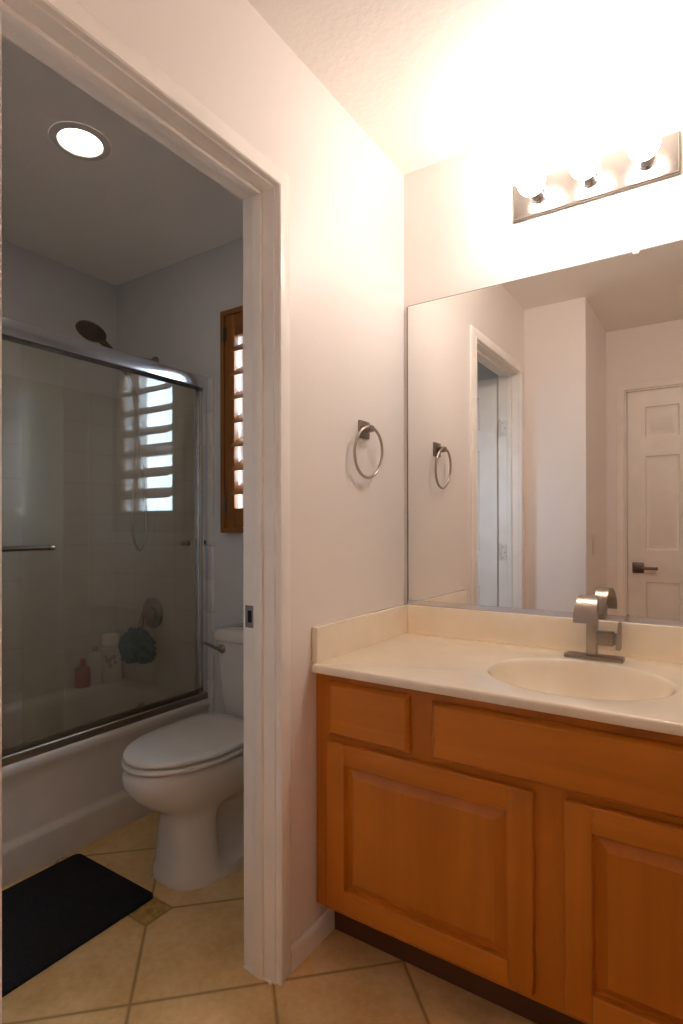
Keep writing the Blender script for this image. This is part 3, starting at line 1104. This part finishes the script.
# ------------------------------------------------------------------ sliding shower door
sd = thing('shower_door', 'sliding two panel glass shower door with a polished metal header on the tub rim', 'shower door', (-1.03, -0.77, BZ))
EY0, EY1 = -1.528, -0.0125
b = bm_new()
hp = [(-0.997, 1.799), (-0.994, 1.802), (-0.994, 1.848), (-0.998, 1.854), (-1.005, 1.857), (-1.056, 1.856), (-1.062, 1.850), (-1.062, 1.800), (-1.058, 1.800), (-1.058, 1.846), (-1.006, 1.846), (-1.004, 1.800)]
extrude(b, hp, 'y', EY0, EY1)
obj('header', b, M['aluminium'], sd, 35)
b = bm_new()
tp = [(-0.998, BZ + 0.0005), (-0.998, BZ + 0.026), (-1.003, BZ + 0.030), (-1.0075, BZ + 0.026), (-1.0085, BZ + 0.010), (-1.052, BZ + 0.010), (-1.054, BZ + 0.034), (-1.062, BZ + 0.034), (-1.062, BZ + 0.0005)]
extrude(b, tp, 'y', EY0, EY1)
o = obj('track', b, M['track'], sd); o['label'] = 'dull dark bottom track'
for ya, yb, s in ((EY1 - 0.026, EY1, -1), (EY0, EY0 + 0.026, 1)):
    b = bm_new()
    yo = ya if s < 0 else yb
    yw = yb if s < 0 else ya
    extrude(b, [(-1.000, yw), (-1.000, yo), (-1.008, yo), (-1.010, yw - s * -0.004 if False else (yw + yo) / 2), (-1.050, (yw + yo) / 2), (-1.052, yo), (-1.060, yo), (-1.060, yw)], 'z', BZ + 0.036, 1.7985)
    obj('jamb', b, M['aluminium'], sd)


def pane(x, y0, y1, label):
    bb = bm_new()
    box(bb, x - 0.003, x + 0.003, y0, y1, BZ + 0.034, 1.812, 0.0008, 1)
    p = obj('glass_panel', bb, M['shower_glass'], sd)
    p['label'] = label
    return p


po_ = pane(-1.014, -1.512, -0.690, 'outer clear glass panel with towel bar')
pi_ = pane(-1.031, -0.825, -0.032, 'inner clear glass panel with small knob')
b = bm_new()
tube(b, spline([(-1.0105, -0.765, 1.097), (-0.995, -0.765, 1.097)], 2), 0.006, 12)
tube(b, spline([(-1.0105, -1.40, 1.097), (-0.995, -1.40, 1.097)], 2), 0.006, 12)
lathe(b, [(0.0, -0.004), (0.0095, -0.003), (0.0105, 0.0), (0.0105, 0.012), (0.0085, 0.014), (0.0085, 0.656), (0.0105, 0.658), (0.0105, 0.67), (0.0095, 0.673), (0.0, 0.674)], (-0.980, -1.418, 1.097), (0, 1, 0), 20)
obj('towel_bar', b, M['bronze'], po_)
b = bm_new()
lathe(b, [(0.012, 0.0), (0.012, 0.004), (0.0065, 0.007), (0.0065, 0.022), (0.0125, 0.027), (0.0130, 0.036), (0.010, 0.041), (0.0, 0.043)], (-1.0275, -0.135, 1.098), (1, 0, 0), 24)
obj('knob', b, M['nickel_dark'], pi_)
b = bm_new()
box(b, -1.014, -0.9995, -0.036, -0.0388 + 0.018, 1.088, 1.110, 0.003)
obj('bumper', b, M['dark'], sd)

# ------------------------------------------------------------------ hand shower, valve
HX = -1.38
hs = thing('hand_shower', 'dark metal hand shower with a looped hose on the tiled end wall', 'shower head', (HX, 0.0, 1.99))
b = bm_new()
lathe(b, [(0.030, 0.0), (0.029, 0.005), (0.022, 0.012), (0.012, 0.016)], (HX, -0.0005, 1.985), (0, -1, 0), 28)
obj('flange', b, M['nickel_dark'], hs)
b = bm_new()
tube(b, spline([(HX, -0.006, 1.985), (HX, -0.06, 1.983), (HX, -0.115, 1.965), (HX, -0.150, 1.935)], 6), 0.0095, 14)
obj('arm', b, M['nickel_dark'], hs)
b = bm_new()
lathe(b, [(0.012, -0.022), (0.017, -0.018), (0.017, 0.016), (0.012, 0.024)], (HX, -0.158, 1.925), (0, -0.65, -0.75), 22)
lathe(b, [(0.013, -0.020), (0.017, -0.014), (0.017, 0.014), (0.013, 0.020)], (HX - 0.022, -0.170, 1.925), (0, -0.80, 0.6), 20)
obj('bracket', b, M['nickel_dark'], hs)
b = bm_new()
hp_ = spline([(HX - 0.022, -0.140, 1.895), (HX - 0.022, -0.190, 1.945), (HX - 0.022, -0.240, 1.995), (HX - 0.021, -0.300, 2.033)], 6)
tube(b, hp_, [0.010 + 0.006 * (i / (len(hp_) - 1)) for i in range(len(hp_))], 16)
head = obj('handle', b, M['bronze'], hs)
nrm = Vector((0.10, -0.42, -0.90)).normalized()
hc = Vector((HX - 0.021, -0.330, 2.052))
b = bm_new()
lathe(b, [(0.012, -0.026), (0.030, -0.018), (0.055, -0.006), (0.066, 0.002), (0.067, 0.008), (0.062, 0.012), (0.050, 0.0135), (0.0, 0.015)], hc, nrm, 40)
spray = obj('spray_head', b, M['bronze'], hs)
b = bm_new()
u_, w_, d_ = frame_of(nrm)
for rr_, cnt in ((0.052, 22), (0.038, 16), (0.024, 10)):
    for i in range(cnt):
        a = 2 * PI * i / cnt
        lathe(b, [(0.0030, 0.0), (0.0022, 0.0030), (0.0, 0.0032)], hc + d_ * (0.0132 + 0.0012 * (rr_ < 0.04)) + (u_ * math.cos(a) + w_ * math.sin(a)) * rr_, nrm, 7)
obj('nozzles', b, M['plate'], spray)
b = bm_new()
tube(b, spline([(HX - 0.022, -0.140, 1.893), (HX, -0.110, 1.78), (HX, -0.112, 1.55), (HX, -0.130, 1.32), (HX, -0.136, 1.20), (HX, -0.122, 1.10), (HX, -0.094, 1.058), (HX, -0.066, 1.10), (HX, -0.056, 1.20), (HX, -0.066, 1.34), (HX, -0.095, 1.58), (HX, -0.130, 1.80), (HX, -0.158, 1.905)], 8), 0.0068, 12)
obj('hose', b, M['nickel'], hs)

vv_ = thing('shower_valve', 'round metal shower valve on the tiled end wall over the loofah', 'shower valve', (-1.385, -TT, 0.745))
b = bm_new()
lathe(b, [(0.076, 0.0005), (0.076, 0.004), (0.066, 0.009), (0.040, 0.012), (0.028, 0.013)], (-1.385, -TT, 0.745), (0, -1, 0), 44)
obj('escutcheon', b, M['plate'], vv_)
b = bm_new()
lathe(b, [(0.028, 0.012), (0.026, 0.030), (0.022, 0.050), (0.018, 0.056), (0.0, 0.058)], (-1.385, -TT, 0.745), (0, -1, 0), 28)
tube(b, spline([(-1.385, -TT - 0.045, 0.745), (-1.385, -TT - 0.056, 0.715), (-1.385, -TT - 0.062, 0.672)], 5), [0.008] * 5 + [0.0075] * 5 + [0.006], 12)
obj('valve_handle', b, M['nickel_dark'], vv_)

# loofah hanging from the valve
lf = thing('loofah', 'teal mesh loofah hanging from the shower valve', 'loofah', (-1.310, -0.158, 0.625))
b = bm_new()
bmesh.ops.create_icosphere(b, subdivisions=5, radius=1.0)
for v in b.verts:
    p = v.co.normalized()
    az, el = math.atan2(p.y, p.x), math.asin(max(-1, min(1, p.z)))
    d = 1 + 0.10 * math.sin(7 * az + 3 * math.sin(4 * el)) + 0.09 * math.sin(9 * el + 2.0 * math.sin(5 * az)) + 0.05 * math.sin(17 * az + 11 * el) + 0.09 * math.sin(2 * az + 1.0) - 0.05 * math.sin(3 * el)
    k = 1.0 + 0.22 * max(0, -p.x) * max(0, -p.z)
    v.co = Vector((-1.310, -0.158, 0.614)) + Vector((p.x * 0.088 * d * k, p.y * 0.056 * d, p.z * 0.072 * d * k))
obj('mesh_ball', b, M['loofah'], lf, 70)
b = bm_new()
tube(b, spline([(-1.335, -0.140, 0.650), (-1.385, -0.088, 0.71), (-1.388, -0.062, 0.757), (-1.378, -0.070, 0.735), (-1.328, -0.135, 0.650)], 6), 0.0025, 8)
obj('cord', b, M['loofah'], lf)

# ------------------------------------------------------------------ bottles on the tub ledge
def bottle(name, label, x, y, w, d, h, mat, cap_mat, neck_r, cap_h, rot, shoulder=0.86, cat='bottle', group='bottles on the tub ledge'):
    t_ = thing(name, label, cat, (x, y, BZ), group)

    def ring(z, k):
        out = []
        for i in range(36):
            a = 2 * PI * i / 36
            c, s = math.cos(a), math.sin(a)
            px = w / 2 * k * math.copysign(abs(c) ** 0.62, c); py = d / 2 * k * math.copysign(abs(s) ** 0.62, s)
            out.append(Vector((x + px * math.cos(rot) - py * math.sin(rot), y + px * math.sin(rot) + py * math.cos(rot), BZ + z)))
        return out
    bb = bm_new()
    hb_ = h - cap_h
    rs = [ring(0.0008, 0.88), ring(0.003, 0.96), ring(0.008, 1.0), ring(hb_ * shoulder, 1.0), ring(hb_ * (shoulder + (1 - shoulder) * .4), 0.93), ring(hb_ * (shoulder + (1 - shoulder) * .75), 0.72), ring(hb_, neck_r * 2.1 / w)]
    loft(bb, rs)
    body = obj('bottle_body', bb, mat, t_, 50)
    bb = bm_new()
    lathe(bb, [(neck_r, hb_ + 0.0003), (neck_r * 1.05, hb_ + 0.003), (neck_r, h - 0.004), (neck_r * 0.9, h - 0.001), (0, h)], (x, y, BZ), (0, 0, 1), 24)
    obj('cap', bb, cap_mat, t_)
    return t_, body


r0 = math.radians(62)
big, body = bottle('shampoo_bottle', 'tall white bottle with a dark printed motif on the tub ledge, tallest of three', -1.628, -0.080, 0.108, 0.055, 0.238, M['bottle_white'], M['plastic'], 0.040, 0.050, r0, 0.93)
# printed motif on the front of the bottle: small blossoms
b = bm_new()
ux = Vector((math.cos(r0), math.sin(r0), 0)); nx = Vector((math.sin(r0), -math.cos(r0), 0))
base = Vector((-1.628, -0.080, BZ))
for (du, dz, s_) in ((-0.012, 0.110, 0.016), (0.010, 0.125, 0.014), (-0.004, 0.085, 0.012), (0.018, 0.098, 0.010), (-0.024, 0.130, 0.009)):
    for k in range(5):
        a = 2 * PI * k / 5
        c0 = base + ux * (du + s_ * .55 * math.cos(a)) + Vector((0, 0, dz + s_ * .55 * math.sin(a))) + nx * 0.0268
        lathe(b, [(s_ * .42, 0.0), (s_ * .36, 0.0012), (0, 0.0013)], c0, nx, 12)
obj('printed_motif', b, M['label_grey'], big)
bottle('lotion_tube', 'slim white tube on the tub ledge between the red and the tall white bottle', -1.640, -0.160, 0.070, 0.040, 0.190, M['bottle_tube'], M['label_grey'], 0.012, 0.022, r0, 0.95)
bottle('soap_bottle', 'short reddish soap bottle on the tub ledge, smallest of three', -1.645, -0.222, 0.070, 0.046, 0.140, M['bottle_red'], M['bottle_red'], 0.012, 0.035, r0, 0.80)

# ------------------------------------------------------------------ bath mat
b = bm_new()
rings = [rrect(0.0006, -0.962, -0.538, -1.320, -0.664, 0.022), rrect(0.006, -0.962, -0.538, -1.320, -0.664, 0.022), rrect(0.0090, -0.960, -0.540, -1.318, -0.666, 0.021), rrect(0.0100, -0.955, -0.545, -1.313, -0.671, 0.02)]
loft(b, rings)
tag(obj('bath_mat', b, M['mat'], None, 40, (-0.75, -0.99, 0.0)), 'black rounded bath mat on the tile floor beside the bathtub', 'bath mat')

# ------------------------------------------------------------------ recessed ceiling light
cl = thing('recessed_light', 'round recessed ceiling light glowing above the toilet room', 'light', (-0.805, -0.752, CEIL))
b = bm_new()
lathe(b, [(0.094, 0.0003), (0.094, 0.003), (0.088, 0.006), (0.070, 0.006), (0.066, 0.0025)], (-0.805, -0.752, CEIL), (0, 0, -1), 48, False, False)
obj('trim_ring', b, M['plastic'], cl)
b = bm_new()
lathe(b, [(0.066, 0.0008), (0.065, 0.0022), (0.045, 0.0045), (0.0, 0.0055)], (-0.805, -0.752, CEIL), (0, 0, -1), 48, True, False)
ln = obj('lens', b, M['can'], cl); ln['label'] = 'glowing round lens'
